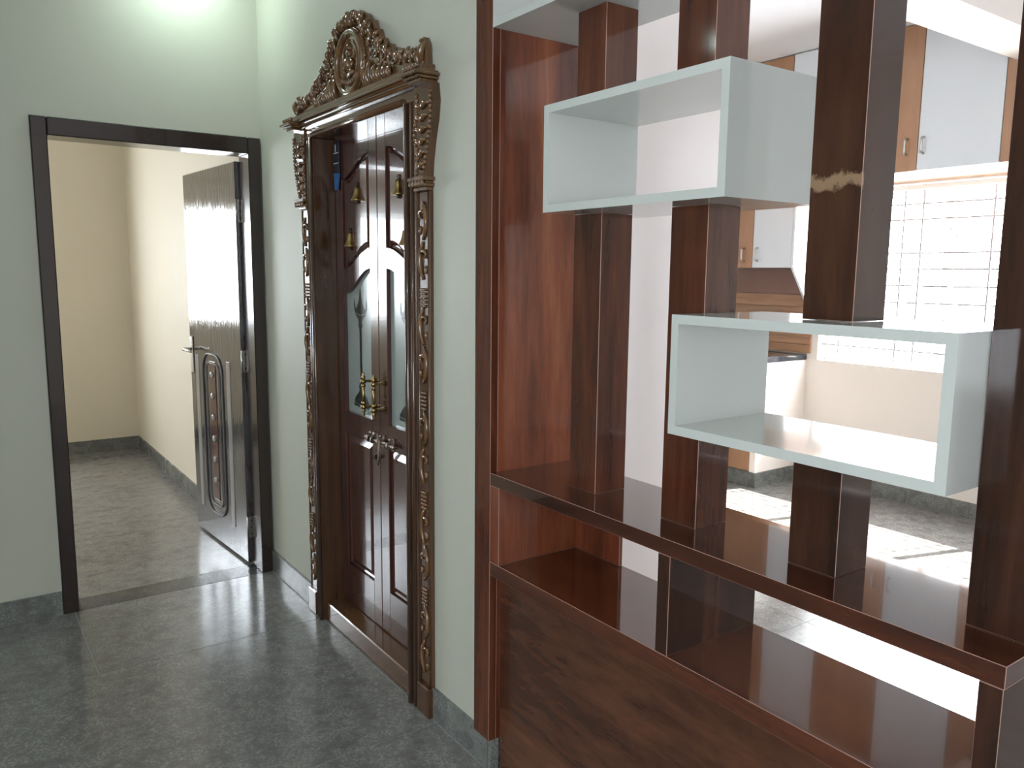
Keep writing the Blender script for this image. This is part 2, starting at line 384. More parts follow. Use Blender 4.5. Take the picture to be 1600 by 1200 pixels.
# ------------------------------------------------------------------ rosewood room divider
X0, X1 = 1.248, 1.55
YS = 1.867; YE = .4836; ZS = .9414; ZL = .6744
rd = thing('room_divider', (1.40, 1.2, 0), 'glossy dark rosewood room divider with four square columns over an open shelf', 'room divider')
E2 = .0009
def lam(name, q, m, c=E2, parent=None):
    return B(*q, c=c, edge=1).build(name, [m, M_EDGE], parent or rd)
lam('stile', (X0, XP-.001, YS-.0, 1.950, .106, CEIL-.01), M_LAMM)
lam('end_panel', (XP+.001, X1, YS, 1.884, .107, CEIL-.01), M_LAMZ, .0006)
lam('ledge', (X0, X1, YE, YS-.0005, .905, ZS), M_LAMY)
lam('side_panel', (X0, X1, 1.822, YS-.001, ZL+.0005, .9045), M_LAMZ)
lam('back_panel', (X1-.014, X1-.0015, 1.625, 1.8215, ZL+.001, .904), M_LAMZ, .001)
lam('lower_shelf', (X0, X1, YE+.001, YS-.001, .633, ZL), M_LAMY)
lam('shelf_divider', (X0, X1-.002, 1.160, 1.196, ZL+.0005, .9045), M_LAMD)
lam('end_panel', (X0, X1-.002, YE+.001, .520, ZL+.0005, .9045), M_LAMD)
lam('front_panel', (1.287, 1.303, YE+.004, YS-.001, .001, .6325), M_LAMF, .0008)
lam('back_panel', (X1-.03, X1-.014, YE+.004, YS-.001, .001, .6325), M_LAMF, .0008)
lam('end_panel', (1.304, X1-.031, YE+.004, YE+.02, .001, .6325), M_LAMD, .0008)
CX0, CX1 = 1.3498, 1.4545
COLS = [(1.5262, 1.6325), (1.183, 1.2905), (.832, .938), (.4855, .592)]
BOX = [(1.2915, YS-.001, 2.1635, 2.424), (1.056, 1.6355, 1.665, 1.9255), (.5935, 1.1815, 1.1757, 1.4309)]
def column(i, spans):
    y0, y1 = COLS[i]
    m = M_SMEAR if i == 2 else M_LAMZ
    for a, b in spans:
        lam('column', (CX0, CX1, y0, y1, a+.0006, b-.0006), m if i == 2 else (M_LAMD if i == 3 else M_LAMM), .0010)
T = CEIL-.01
column(0, [(ZS, BOX[1][2]), (BOX[1][3], BOX[0][2]), (BOX[0][3], T)])
column(1, [(ZS, BOX[1][2]), (BOX[1][3], T)])
column(2, [(ZS, BOX[2][2]), (BOX[2][3], T)])
column(3, [(ZS, T)])
# the three display boxes
for (y0, y1, z0, z1), lab in zip(BOX, ['white gloss open box shelf cut off at the top beside the wall stile', 'pale gloss open box shelf running through the first two columns', 'lower pale gloss open box shelf between second column and rightmost post']):
    bx = thing('display_box', ((X0+X1)/2, (y0+y1)/2, z0), lab, 'box shelf', 'pale gloss box shelves in the room divider')
    th = .0195
    a, c = y0+th, y1-th; lo, hi = z0+th, z1-th
    for nm, q in (('top_board', ((y0, z1), (y1, z1), (c, hi), (a, hi))), ('bottom_board', ((y0, z0), (a, lo), (c, lo), (y1, z0))), ('side_board', ((y0, z0), (y0, z1), (a, hi), (a, lo))), ('side_board', ((y1, z0), (c, lo), (c, hi), (y1, z1)))):
        MB().poly([(X0, p, q_) for p, q_ in q], (X1-X0, 0, 0)).build(nm, M_WHITE, bx)

# ------------------------------------------------------------------ bedroom door frame and leaf
tf = thing('trim_2', ((DX0+DX1)/2, YL, 0), 'dark brown wooden frame of the open bedroom doorway', 'door frame', kind=S)
FI0, FI1, FZ = .388, 1.207, 2.055
yf0, yf1 = 3.862, 4.012
B(DX0+.001, FI0, yf0, yf1, .001, DZ-.001, c=.004).build('jamb', M_FRAME, tf)
B(FI1, DX1-.001, yf0, yf1, .001, DZ-.001, c=.004).build('jamb', M_FRAME, tf)
B(FI0+.0005, FI1-.0005, yf0, yf1, FZ, DZ-.001, c=.004).build('head', M_FRAME, tf)
# leaf, built closed along +Y from the hinge then turned
HX, HY = 1.199, 4.02; ANG = math.atan2(1.185-1.132, 4.806-4.015)
door = thing('door_1', (HX, HY, 0), 'open grey-brown gloss bedroom door mirroring a bright window', 'door', kind=S)
LW, LT, LH = .795, .036, 2.035
RotL = Matrix.Translation((HX, HY, 0)) @ Matrix.Rotation(ANG, 4, 'Z')
def leafpart(mb, name, m, parent=door):
    mb.xform(RotL); return mb.build(name, m, parent)
# local: x from -LT-.0 (room face at x=-.014) ; y along the leaf
FX = -.014
lf = leafpart(B(FX, FX+LT, 0, LW, .012, LH, c=.003), 'leaf', M_DOOR)
def rrect(y0, y1, z0, z1, r, n=6):
    pts = []
    for cy, cz, a0 in ((y1-r, z1-r, 0), (y0+r, z1-r, 90), (y0+r, z0+r, 180), (y1-r, z0+r, 270)):
        for k in range(n+1):
            a = R(a0+90*k/n); pts.append((FX-.004, cy+r*math.cos(a), cz+r*math.sin(a)))
    return pts
for (y0, y1, z0, z1) in ((.28, .58, .17, 1.06),):
    for e in (.0, .05):
        leafpart(MB().tube(rrect(y0+e, y1-e, z0+e, z1-e, .10-e), (.0042-.03*e), 8, closed=True), 'moulding', M_DOORM)
leafpart(B(FX-.004, FX+.001, .385, .475, .25, 1.02, c=.003), 'centre_strip', M_DOORRED)
for k in range(6):
    z = .36+.118*k
    leafpart(MB().lathe([(.019, 0), (.019, -.004), (.013, -.009), (.006, -.011)], (FX-.004, .43, z), 'x', 14), 'rosette', M_DOORPALE)
leafpart(B(FX-.003, FX+.001, .165, .215, .16, 1.04, c=.0015), 'inlay_strip', M_DOORPALE)
leafpart(B(FX-.003, FX+.001, .655, .705, .16, 1.04, c=.0015), 'inlay_strip', M_DOORPALE)
hd = leafpart(B(FX-.008, FX, .735, .772, .93, 1.14, c=.004), 'handle', M_STEEL)
b = MB().lathe([(.010, 0), (.010, -.045)], (FX-.008, .753, 1.065), 'x', 12)
b.tube([(FX-.050, .757, 1.065), (FX-.052, .72, 1.066), (FX-.050, .66, 1.062), (FX-.046, .635, 1.058)], [.010, .009, .008, .005], 8)
leafpart(b, 'lever', M_STEEL, hd)
for z in (1.80, 1.06, .20):
    h = MB().box(FX+.004, FX+.030, -.0025, .0005, z-.055, z+.055)
    h.lathe([(.005, -.055), (.005, .055)], (FX+.002, -.004, z), 'z', 10)
    hh = leafpart(h, 'hinge', M_STEEL)
    sc = MB()
    for q in (-.035, 0, .035): sc.lathe([(.004, 0), (.004, -.0025)], (FX+.020, -.002, z+q), 'y', 8)
    leafpart(sc, 'screws', M_BRONZE, hh)

# ------------------------------------------------------------------ carved puja door frame
UC = 2.775
cf = thing('carved_door_frame', (1.30, UC, 0), 'carved golden-brown teak door frame crowned by a peaked crest with oval medallion', 'door frame', kind='thing')
def W(u, v, d): return (XP-d, u, v)
OUT = .545; INN = .40; HEADZ = 2.045
for sgn in (1, -1):
    def u(a): return UC+sgn*a
    def ub(a0, a1): return (min(u(a0), u(a1)), max(u(a0), u(a1)))
    b = MB()
    b.box(XP-.022, 1.395, *ub(INN, INN+.068), .001, HEADZ, c=.003)
    b.tube([W(u(INN+.012), .002, .024), W(u(INN+.012), HEADZ, .024)], .011, 10)
    b.tube([W(u(INN+.045), .002, .022), W(u(INN+.045), HEADZ, .022)], .008, 8)
    jm = b.build('jamb', M_JAMB, cf)
    # stop bead behind which the leaf closes
    # carved pilaster
    b = MB().box(XP-.016, XP-.0005, *ub(INN+.069, OUT), .108, 1.765, c=.002)
    b.tube([W(u(INN+.074), .11, .016), W(u(INN+.074), 1.765, .016)], .0045, 6)
    b.tube([W(u(OUT-.005), .11, .016), W(u(OUT-.005), 1.765, .016)], .0045, 6)
    pl = b.build('pilaster', M_TEAK, cf)
    b = MB(); mid = INN+.107; z = .15; k = 0
    while z < 1.72:
        if k % 3 == 2:
            for i in range(5):
                for j in (-1, 0, 1): b.ball(W(u(mid+j*.012), z+.013*i, .019), .0062)
            z += .085
        else:
            side = 1 if k % 2 else -1
            pts = [W(u(mid+side*.022*math.sin(a*math.pi)), z+a*.12, .019) for a in [i/7 for i in range(8)]]
            b.tube(pts, [.004, .006, .008, .009, .009, .008, .006, .003], 6)
            # curled leaf
            c = (mid-side*.010, z+.075)
            pts = [W(u(c[0]+side*(.020-.0025*i)*math.cos(a)), c[1]+(.020-.0025*i)*math.sin(a), .020) for i, a in enumerate([.4+.75*q for q in range(7)])]
            b.tube(pts, [.006, .006, .006, .005, .0045, .004, .003], 6)
            b.ball(W(u(mid-side*.018), z+.03, .018), .010, 1, .6, .7, 1.5)
            z += .125
        k += 1
    b.build('carving', M_CARVE, pl)
    B(XP-.030, XP-.0005, *ub(INN+.066, OUT+.004), .001, .107, c=.003).build('plinth', M_TEAK, cf)
    # capital
    b = MB()
    for i, (g, d, z0, z1) in enumerate(((.0, .030, 1.766, 1.778), (.008, .040, 1.778, 1.788), (.002, .030, 1.788, 1.796), (.012, .046, 1.796, 1.808))):
        b.box(XP-d, XP-.0005, *ub(INN+.066-g, OUT+g), z0, z1, c=.002)
    for i in range(5): b.ball(W(u(INN+.066+.0195*i+.003), 1.787, .042), .009, 1, .7, .8, 1.4)
    b.build('capital', M_CARVE, cf)
    # bracket: swelling console with leaf rope
    prof = [(INN+.070, 1.809), (OUT+.0, 1.809), (OUT+.006, 1.86), (OUT+.02, 1.92), (OUT+.038, 1.98), (OUT+.046, 2.03), (OUT+.038, 2.083), (INN+.070, 2.083)]
    b = MB().poly([W(u(a), z, .0005) for a, z in prof], (-.028, 0, 0))
    br = b.build('bracket', M_TEAK, cf)
    b = MB()
    for i in range(17):
        f = i/16; z = 1.822+f*.235; a = OUT-.014+.050*math.sin(min(1, f*1.12)*math.pi*.55)
        b.ball(W(u(a), z, .030), .0105, 1, .8, .55, .8)
        a2 = INN+.085+.01*math.sin(f*9)
        b.ball(W(u(a2), z, .029), .009, 1, .8, .9, .9)
    for i in range(6):
        z = 1.835+i*.036; w = .024+.004*i
        for q in (-1, 1):
            pts = [W(u(INN+.115+.010*(i/5)+q*w*t), z+.030*t-.02*t*t, .031+.004*math.sin(t*3)) for t in (0, .25, .5, .75, 1)]
            b.tube(pts, [.007, .0085, .008, .006, .003], 6)
    b.build('carving', M_CARVE, br)
# head, cornice
b = MB().box(XP-.022, 1.395, UC-INN-.068, UC+INN+.068, HEADZ, PZ-.001, c=.003)
b.tube([W(UC-INN+.01, HEADZ+.008, .024), W(UC+INN-.01, HEADZ+.008, .024)], .011, 10)
b.build('head', M_TEAKY, cf)
b = MB()
for z0, z1, d in ((2.088, 2.096, .034), (2.096, 2.104, .044), (2.104, 2.110, .040), (2.110, 2.120, .056)):
    b.box(XP-d, XP-.0005, UC-OUT-.012, UC+OUT+.012, z0, z1, c=.0015)
b.tube([W(UC-OUT-.01, 2.092, .036), W(UC+OUT+.01, 2.092, .036)], .0055, 8)
b.tube([W(UC-OUT-.01, 2.106, .044), W(UC+OUT+.01, 2.106, .044)], .005, 8)
b.box(XP-.050, XP-.0005, UC-OUT-.016, UC+OUT+.016, 2.1205, 2.141, c=.003)
b.build('cornice', M_TEAKY, cf)
for sgn in (1, -1):
    b = MB(); cu = UC+sgn*(OUT-.01)
    for w, d, z0, z1 in ((.040, .066, 2.084, 2.092), (.048, .076, 2.093, 2.101), (.056, .088, 2.102, 2.112), (.046, .074, 2.113, 2.119)):
        b.box(XP-d, XP-.0005, cu-w, cu+w, z0, z1, c=.003)
    for i in range(5): b.ball(W(cu-.04+.02*i, 2.125, .072), .010, 1, .8, .8, .9)
    b.build('cornice_block', M_CARVE, cf)
# crest
half = [(0, 2.418), (.030, 2.424), (.055, 2.408), (.075, 2.414), (.100, 2.396), (.125, 2.392), (.150, 2.364), (.172, 2.360), (.188, 2.328), (.212, 2.322), (.228, 2.290), (.252, 2.284), (.272, 2.258),
        (.300, 2.256), (.322, 2.228), (.352, 2.232), (.378, 2.208), (.405, 2.218), (.430, 2.196), (.458, 2.208), (.480, 2.188), (.508, 2.206), (.528, 2.224), (.542, 2.200), (.545, 2.1415)]
sil = [(UC+a, z) for a, z in half]+[(UC-a, z) for a, z in reversed(half[1:])]
crest = MB().poly([W(a, z, .004) for a, z in sil], (-.022, 0, 0)).build('crest', M_CARVE, cf)
b = MB()
def scroll(cu, cz, r, a0, turns, dirn, d=.030, r0=.0085, n=12):
    pts, rr = [], []
    for i in range(n+1):
        f = i/n; a = a0+dirn*turns*2*math.pi*f; q = r*(1-.72*f)
        pts.append(W(cu+q*math.cos(a), cz+q*math.sin(a), d+.006*f)); rr.append(r0*(1-.45*f))
    b.tube(pts, rr, 6)
    b.ball(pts[-1], r0*.95, 1)
def leaf(u0, v0, ang, L, bend, w=.011, d=.029):
    pts, rr = [], []
    for i in range(7):
        f = i/6; a = ang+bend*f
        pts.append(W(u0+L*f*math.cos(ang+bend*f*.5), v0+L*f*math.sin(ang+bend*f*.5), d+.010*math.sin(f*math.pi)))
        rr.append(w*(.45+.85*math.sin(math.pi*min(1, f*.85+.12)))*(1 if f < 1 else .3))
    b.tube(pts, rr, 6)
for s in (1, -1):
    def U(a): return UC+s*a
    def A(deg): return R(deg) if s == 1 else math.pi-R(deg)
    def top(a):
        for (a0, z0), (a1, z1) in zip(half, half[1:]):
            if a0 <= a <= a1: return z0+(z1-z0)*(a-a0)/max(1e-6, a1-a0)
        return 2.2
    for a, z in half[2:-1:2]: b.ball(W(U(a-.006), z-.010, .030), .0085, 1, .9, .9, .9)
    # fringe of small leaves that hug the outline
    for i in range(26):
        a = .030+.0185*i; z = top(a)
        ang = 62-28*math.sin(i*1.3) if a < .30 else 78-24*math.sin(i*1.7)
        leaf(U(a-.010), z-.030, A(ang), .036, s*(.7 if i % 2 else -.5), .0068, .027+.004*(i % 2))
    # curling stems in the field
    for i, (a, z, r, a0, tn) in enumerate(((.150, 2.345, .019, 100, 1.2), (.178, 2.312, .017, 250, 1.2), (.155, 2.285, .015, 20, 1.1), (.196, 2.278, .018, 110, 1.3), (.168, 2.248, .015, 300, 1.1), (.205, 2.238, .016, 200, 1.2), (.240, 2.252, .018, 90, 1.3),
            (.232, 2.212, .016, 10, 1.1), (.270, 2.222, .018, 140, 1.2), (.305, 2.214, .017, 60, 1.2), (.270, 2.185, .013, 330, 1.0), (.340, 2.196, .018, 100, 1.3), (.378, 2.186, .017, 40, 1.3), (.414, 2.188, .020, 190, 1.4), (.455, 2.182, .019, 60, 1.4), (.492, 2.184, .018, 200, 1.3),
            (.110, 2.372, .015, 80, 1.2), (.072, 2.384, .014, 120, 1.2))):
        scroll(U(a), z, r, A(a0), tn, -s if i % 2 else s, .028, .0052)
    # upright standing figures of leaves either side of the medallion
    for a, z, ang, L, bd, w in ((.128, 2.150, 84, .075, .25, .009), (.146, 2.148, 88, .060, -.2, .007), (.166, 2.148, 80, .082, .35, .009), (.186, 2.148, 92, .055, -.3, .007), (.206, 2.148, 84, .060, .3, .008), (.226, 2.148, 90, .045, -.3, .0065), (.246, 2.147, 84, .050, .3, .007),
            (.264, 2.147, 92, .038, -.3, .006), (.284, 2.147, 82, .045, .4, .007), (.304, 2.147, 92, .034, -.3, .006), (.322, 2.147, 84, .038, .4, .006), (.118, 2.315, 70, .050, .6, .007), (.126, 2.190, 60, .050, .6, .006), (.100, 2.345, 75, .045, .5, .007), (.045, 2.372, 85, .036, .4, .007)):
        leaf(U(a), z, A(ang), L, s*bd, w)
    for i in range(20): b.ball(W(U(.125+.0215*i), 2.1475, .030), .0065, 1, .9, 1.1, .8)
    leaf(U(.524), 2.145, A(82), .068, -s*.5, .010); leaf(U(.512), 2.145, A(100), .048, s*.5, .007)
    leaf(U(.020), 2.372, A(100), .050, s*.3, .010)
    for i in range(9): b.ball(W(U(.124-.004*abs(i-4)), 2.200+.013*i, .030), .0055)
b.ball(W(UC, 2.408, .036), .016, 2, .9, .9, 1.1); b.ball(W(UC, 2.382, .036), .011, 1)
b.build('leaf_carving', M_CARVE, crest)
# oval medallion with a seated figure in relief
MC, MZ, MA, MH = UC, 2.252, .108, .104
md = MB().poly([W(MC+MA*math.cos(2*math.pi*k/32), MZ+MH*math.sin(2*math.pi*k/32), .0265) for k in range(32)], (-.004, 0, 0)).build('medallion', M_CARVE, cf)
b = MB()
for f, r, d in ((1.0, .0115, .034), (1.10, .0045, .030)):
    b.tube([W(MC+MA*f*math.cos(2*math.pi*k/32), MZ+MH*f*math.sin(2*math.pi*k/32), d) for k in range(32)], r, 8, closed=True)
b.build('rim', M_CARVE, md)
b = MB(); D = .034
b.ball(W(MC, MZ+.030, D), .0135, 2, .8, .9, 1.15)
b.tube([W(MC, MZ+.042, D), W(MC, MZ+.056, D), W(MC, MZ+.070, D)], [.012, .009, .002], 8)
b.tube([W(MC, MZ+.018, D), W(MC, MZ+.0, D+.002), W(MC, MZ-.028, D)], [.011, .019, .023], 8)
for s in (1, -1):
    b.tube([W(MC+s*.016, MZ+.012, D), W(MC+s*.034, MZ-.006, D+.003), W(MC+s*.026, MZ-.026, D+.006)], [.007, .0065, .005], 6)
    b.tube([W(MC+s*.016, MZ+.014, D), W(MC+s*.042, MZ+.012, D), W(MC+s*.046, MZ+.036, D)], [.006, .0055, .005], 6)
    b.tube([W(MC+s*.008, MZ-.030, D+.003), W(MC+s*.042, MZ-.040, D+.004), W(MC+s*.012, MZ-.050, D+.008)], [.012, .012, .008], 6)
    for i in range(4):
        a = R(250-s*0+s*22*(i+.4)) if s == 1 else R(290-22*(i+.4))
    for i in range(4): b.ball(W(MC+s*(.010+.018*i), MZ-.068+.005*i, D), .012, 1, .8, .75, 1.1)
    pts = [W(MC+s*.062*math.cos(R(q)), MZ+.002+.075*math.sin(R(q)), D-.003) for q in (-35, -10, 15, 40, 65, 88)]
    b.tube(pts, .0045, 6)
b.build('relief_figure', M_CARVE, md)
# sill
B(1.262, 1.395, UC-INN+.001, UC+INN-.001, .001, .084, c=.004).build('sill', M_TEAKY, cf)
B(1.383, 1.395, UC-INN+.001, UC+INN-.001, 2.052, HEADZ+.055, c=.001).build('head_stop', M_LEAF, cf)

# ------------------------------------------------------------------ puja door leaves
XD = 1.345; UM = 2.785
def arch(f):   # f 0 at meeting stile .. 1 at hanging stile : drop of the ogee
    return .5-.5*math.cos(math.pi*min(1, max(0, f)))
def puja_leaf(name, s, label):
    def u(a): return UM+s*a
    def ub(a0, a1): return (min(u(a0), u(a1)), max(u(a0), u(a1)))
    hang = (UC+INN-UM) if s == 1 else (UM-(UC-INN))
    hang -= .003
    root = thing(name, (XD+.018, u(hang/2), .088), label, 'door', kind=S)
    zb, zt = .088, 2.048
    p0, p1 = .072, hang-.062           # panel opening between the stiles
    b = MB()
    b.box(XD, XD+.036, *ub(.0012, p0), zb, zt, c=.003); b.build('stile', M_LEAF, root)
    B(XD, XD+.036, *ub(p1, hang), zb, zt, c=.003).build('stile', M_LEAF, root)
    N = 14
    def curve(za, drop): return [(p0+(p1-p0)*k/N, za-drop*arch(k/N)) for k in range(N+1)]
    top = curve(1.965, .085); ob = curve(1.600, .080); gt = curve(1.525, .105)
    e = .0006
    def rail(up_, lo, name='rail', x0=XD, x1=XD+.036, m=M_LEAF):
        pts = [(x0, u(a), z) for a, z in lo]+[(x0, u(a), z) for a, z in reversed(up_)]
        MB().poly(pts, (x1-x0, 0, 0)).build(name, m, root)
    rail([(p0+e, zt), (p1-e, zt)], [(min(max(a, p0+e), p1-e), z) for a, z in top])
    rail([(min(max(a, p0+e), p1-e), z) for a, z in ob], [(min(max(a, p0+e), p1-e), z) for a, z in gt])
    rail([(p0+e, .932), (p1-e, .932)], [(p0+e, .842), (p1-e, .842)])
    rail([(p0+e, .262), (p1-e, .262)], [(p0+e, zb), (p1-e, zb)])
    # raised panels with sloping fields
    def panel(lo, hi, inset=.028):
        outer = [(a, z) for a, z in lo]+[(a, z) for a, z in reversed(hi)]
        cu = sum(a for a, z in outer)/len(outer); zmin = min(z for a, z in outer); zmax = max(z for a, z in outer)
        def ins(a, z, d):
            aa = a+d if a < p0+1e-6 else (a-d if a > p1-1e-6 else p0+d+(a-p0)/(p1-p0)*(p1-p0-2*d))
            return aa, z
        n = len(lo)
        def ring(d, x):
            r = [(x, u(ins(a, z, d)[0]), z+d) for a, z in lo]+[(x, u(ins(a, z, d)[0]), z-d) for a, z in reversed(hi)]
            return r
        bm = MB(); rings = [[bm.bm.verts.new(p) for p in ring(d, x)] for d, x in ((0, XD+.016), (.004, XD+.011), (.010, XD+.015), (inset, XD+.004))]
        for A, C in zip(rings, rings[1:]):
            for k in range(len(A)): bm.bm.faces.new((A[k], A[(k+1) % len(A)], C[(k+1) % len(A)], C[k]))
        bm.bm.faces.new(rings[-1])
        back = [bm.bm.verts.new((XD+.026, p.co.y, p.co.z)) for p in rings[0]]
        for k in range(len(back)): bm.bm.faces.new((rings[0][k], rings[0][(k+1) % len(back)], back[(k+1) % len(back)], back[k]))
        bm.bm.faces.new(back[::-1])
        return bm.build('panel', M_LEAF, root)
    panel(ob, top)
    lo = [(p0+(p1-p0)*k/4, .262) for k in range(5)]; hi = [(p0+(p1-p0)*k/4, .842) for k in range(5)]
    panel(lo, hi, .034)
    # glass with etched oil lamp
    g = [(p0-.0, .932), (p1, .932)]
    pts = [(XD+.016, u(a), z) for a, z in g]+[(XD+.016, u(a), z) for a, z in reversed(gt)]
    gl = MB().poly(pts, (.005, 0, 0)).build('glass_pane', M_FROST, root)
    b = MB(); uc = (p0+p1)/2
    prof = [(.072, .962), (.068, .985), (.050, 1.005), (.030, 1.020), (.014, 1.032), (.026, 1.046), (.016, 1.058), (.010, 1.075), (.010, 1.285), (.022, 1.296), (.012, 1.308), (.020, 1.322), (.046, 1.338), (.052, 1.360), (.030, 1.372), (.016, 1.392), (.008, 1.415), (.003, 1.445)]
    xo = XD+.0158
    poly = [(xo, u(uc+a), z) for a, z in prof]+[(xo, u(uc-a), z) for a, z in reversed(prof)]
    b.poly(poly, (-.0006, 0, 0))
    for q in (-1, 1):
        fl_ = [(.052, 1.352), (.060, 1.362), (.061, 1.380), (.056, 1.402), (.051, 1.378), (.048, 1.362)]
        b.poly([(xo, u(uc+q*a), z) for a, z in (fl_ if q*s > 0 else fl_[::-1])], (-.0006, 0, 0))
    em = b.build('lamp_print', M_ETCH, gl)
    b = MB()
    b.tube([(xo-.0007, u(uc-.078), .958), (xo-.0007, u(uc-.03), .951), (xo-.0007, u(uc+.03), .951), (xo-.0007, u(uc+.078), .958)], .0012, 4)
    b.tube([(xo-.0009, u(uc-.066), .975), (xo-.0009, u(uc), .968), (xo-.0009, u(uc+.066), .975)], .0011, 4)
    b.tube([(xo-.0009, u(uc-.044), 1.345), (xo-.0009, u(uc), 1.338), (xo-.0009, u(uc+.044), 1.345)], .0011, 4)
    b.build('line_print', M_ETCHL, gl)
    return root, u
L1, uL = puja_leaf('door_2', 1, 'left leaf of the carved doorway, panelled dark wood with etched glass')
L2, uR = puja_leaf('door_3', -1, 'right leaf of the carved doorway, panelled dark wood with etched glass')
def bell(root, y, z):
    b = MB().lathe([(.001, .034), (.008, .032), (.0115, .026), (.0135, .012), (.017, -.002), (.022, -.012), (.025, -.017), (.025, -.021), (.004, -.021)], (XD+.000, y, z), 'z', 14)
    o = b.build('brass_bell', M_BRASS, root)
    c = MB().ball((XD, y, z-.026), .0085)
    c.tube([(XD, y-.0, z+.034+.010+.010*math.cos(q)) if False else (XD, y+.006*math.sin(q), z+.042+.008*math.cos(q)) for q in [2*math.pi*k/10 for k in range(10)]], .0022, 6, closed=True)
    c.build('clapper', M_BRONZE, o)
for y, z in ((2.962, 1.808), (3.036, 1.632)): bell(L1, y, z)
for y, z in ((2.612, 1.806), (2.560, 1.628)): bell(L2, y, z)
def pull(root, y):
    zt, zb_, xb = 1.092, .992, XD-.047
    b = MB()
    b.tube([(xb, y, zb_), (xb, y, zt)], .0055, 10)
    for z in (zb_, zt):
        sgn = 1 if z == zt else -1
        b.ball((xb, y, z), .0125, 2, 1, 1, .85)
        b.lathe([(.0045, .008), (.0085, .014), (.0085, .018), (.0035, .024), (.006, .030), (.001, .037)] if sgn > 0 else [(.0045, -.008), (.0085, -.014), (.0085, -.018), (.0035, -.024), (.006, -.030), (.001, -.037)], (xb, y, z), 'z', 12)
        b.lathe([(.0085, .0), (.0085, .012)], (xb, y, z-sgn*.022 if sgn > 0 else z+.010), 'z', 12)
        b.tube([(xb, y, z), (xb+.018, y, z), (xb+.034, y, z), (XD, y, z)], [.0055, .005, .0065, .012], 10)
    b.build('pull_handle', M_BRASS, root)
pull(L1, 2.829); pull(L2, 2.738)
# sliding bolt across both leaves
zb_ = .862
b = MB().tube([(XD-.018, 2.868, zb_), (XD-.018, 2.640, zb_)], .0072, 10)
for y in (2.868, 2.640): b.ball((XD-.018, y, zb_), .0115, 1)
b.build('bolt_rod', M_LATCH, L2)
for y, r in ((2.845, L1), (2.812, L1), (2.757, L2), (2.675, L2)):
    q = MB().box(XD-.004, XD-.0002, y-.012, y+.012, zb_-.024, zb_+.024, c=.002)
    q.tube([(XD-.018+.0115*math.cos(a), y, zb_+.0115*math.sin(a)) for a in [2*math.pi*k/12 for k in range(12)]], .0045, 6, closed=True)
    q.ball((XD-.012, y, zb_+.022), .0075)
    q.build('bolt_bracket', M_LATCH, r)
q = MB().poly([(XD-.030, 2.745, zb_+.010), (XD-.030, 2.725, zb_+.010), (XD-.034, 2.722, zb_-.045), (XD-.040, 2.730, zb_-.085), (XD-.034, 2.742, zb_-.045)], (.006, 0, 0))
q.tube([(XD-.032, 2.735, zb_), (XD-.018, 2.735, zb_)], .006, 8)
q.build('hasp', M_LATCH, L2)
MB().lathe([(.016, 0), (.016, -.004), (.010, -.010), (.009, -.018), (.011, -.020)], (XD-.0002, 2.800, .795), 'x', 14).build('hasp_eye', M_BRONZE, L1)

# strap with blue tag in the corner of the reveal
tg = thing('hanging_tag', (1.335, 3.145, 1.85), 'navy strap with a bright blue tag hanging in the carved door recess', 'tag')
def slab(y0, y1, z0, z1, x0=1.334, x1=1.338): return B(x0, x1, y0, y1, z0, z1, c=.001)
slab(3.105, 3.160, 1.905, 2.035).build('strap', M_NAVY, tg)
MB().poly([(1.333, 3.103, 1.904), (1.333, 3.160, 1.908), (1.333, 3.152, 1.842), (1.333, 3.122, 1.840)], (.004, 0, 0)).build('tag_card', M_BLUE, tg)
for z in (1.945, 1.985): B(1.3325, 1.3335, 3.108, 3.157, z, z+.003).build('printed_line', M_WHITEP, tg)
B(1.3325, 1.3335, 3.135, 3.141, 1.99, 2.02).build('printed_mark', M_WHITEP, tg)

# ------------------------------------------------------------------ kitchen
XK = 4.65
def handle(b, x, y, z0, z1): 
    b.tube([(x, y, z0), (x-.028, y, z0+.006), (x-.030, y, z0+.02), (x-.030, y, z1-.02), (x-.028, y, z1-.006), (x, y, z1)], .007, 8)
    return b
def cabinet(name, x, y0, y1, z0, z1, m, hy, hz, lab, grp, xb=XW-.002):
    r = thing(name, ((x+xb)/2, (y0+y1)/2, z0), lab, 'cabinet', grp)
    B(x+.020, xb, y0+.001, y1-.001, z0, z1, c=.001).build('body', M_KBROWN, r)
    d = B(x, x+.019, y0+.0018, y1-.0018, z0+.001, z1-.001, c=.0015).build('cabinet_door', m, r)
    if hy is not None: handle(MB(), x, hy, *hz).build('handle', M_STEEL, d)
ZLO = 2.122
loft = [(1.00, 2.085, M_KBROWN, None, 'tan loft cabinet at the right end above the window'), (2.085, 2.536, M_KWHITE, 2.500, 'pale grey loft cabinet above the window, right of a tan one'),
        (2.536, 2.985, M_KBROWN, 2.598, 'tan loft cabinet above the window showing beside the third column'), (2.985, 3.404, M_KWHITE, None, 'pale grey loft cabinet half hidden by the third column'),
        (3.404, 3.86, M_KBROWN, None, 'tan loft cabinet peeking over the upper box shelf'), (3.86, 4.32, M_KWHITE, None, 'pale grey loft cabinet deep in the kitchen behind the divider')]
for y0, y1, m, hy, lab in loft:
    cabinet('loft_cabinet', XK, y0, y1, ZLO, CEIL-.006, m, hy, (2.217, 2.308), lab, 'loft cabinets over the kitchen window')
XU = 4.86; s_ = XU/5.051
yU = 3.611*s_; ym = 3.978*s_
cabinet('upper_cabinet', XU, yU+.02, ym, 1.567, 1.984, M_KWHITE, ym-.045, (1.615, 1.712), 'pale grey upper cabinet beside the window, next to its tan twin', 'upper kitchen cabinets')
cabinet('upper_cabinet', XU, ym, ym+.37, 1.567, 1.984, M_KBROWN, ym+.075, (1.615, 1.712), 'tan upper cabinet showing just right of the second column', 'upper kitchen cabinets')
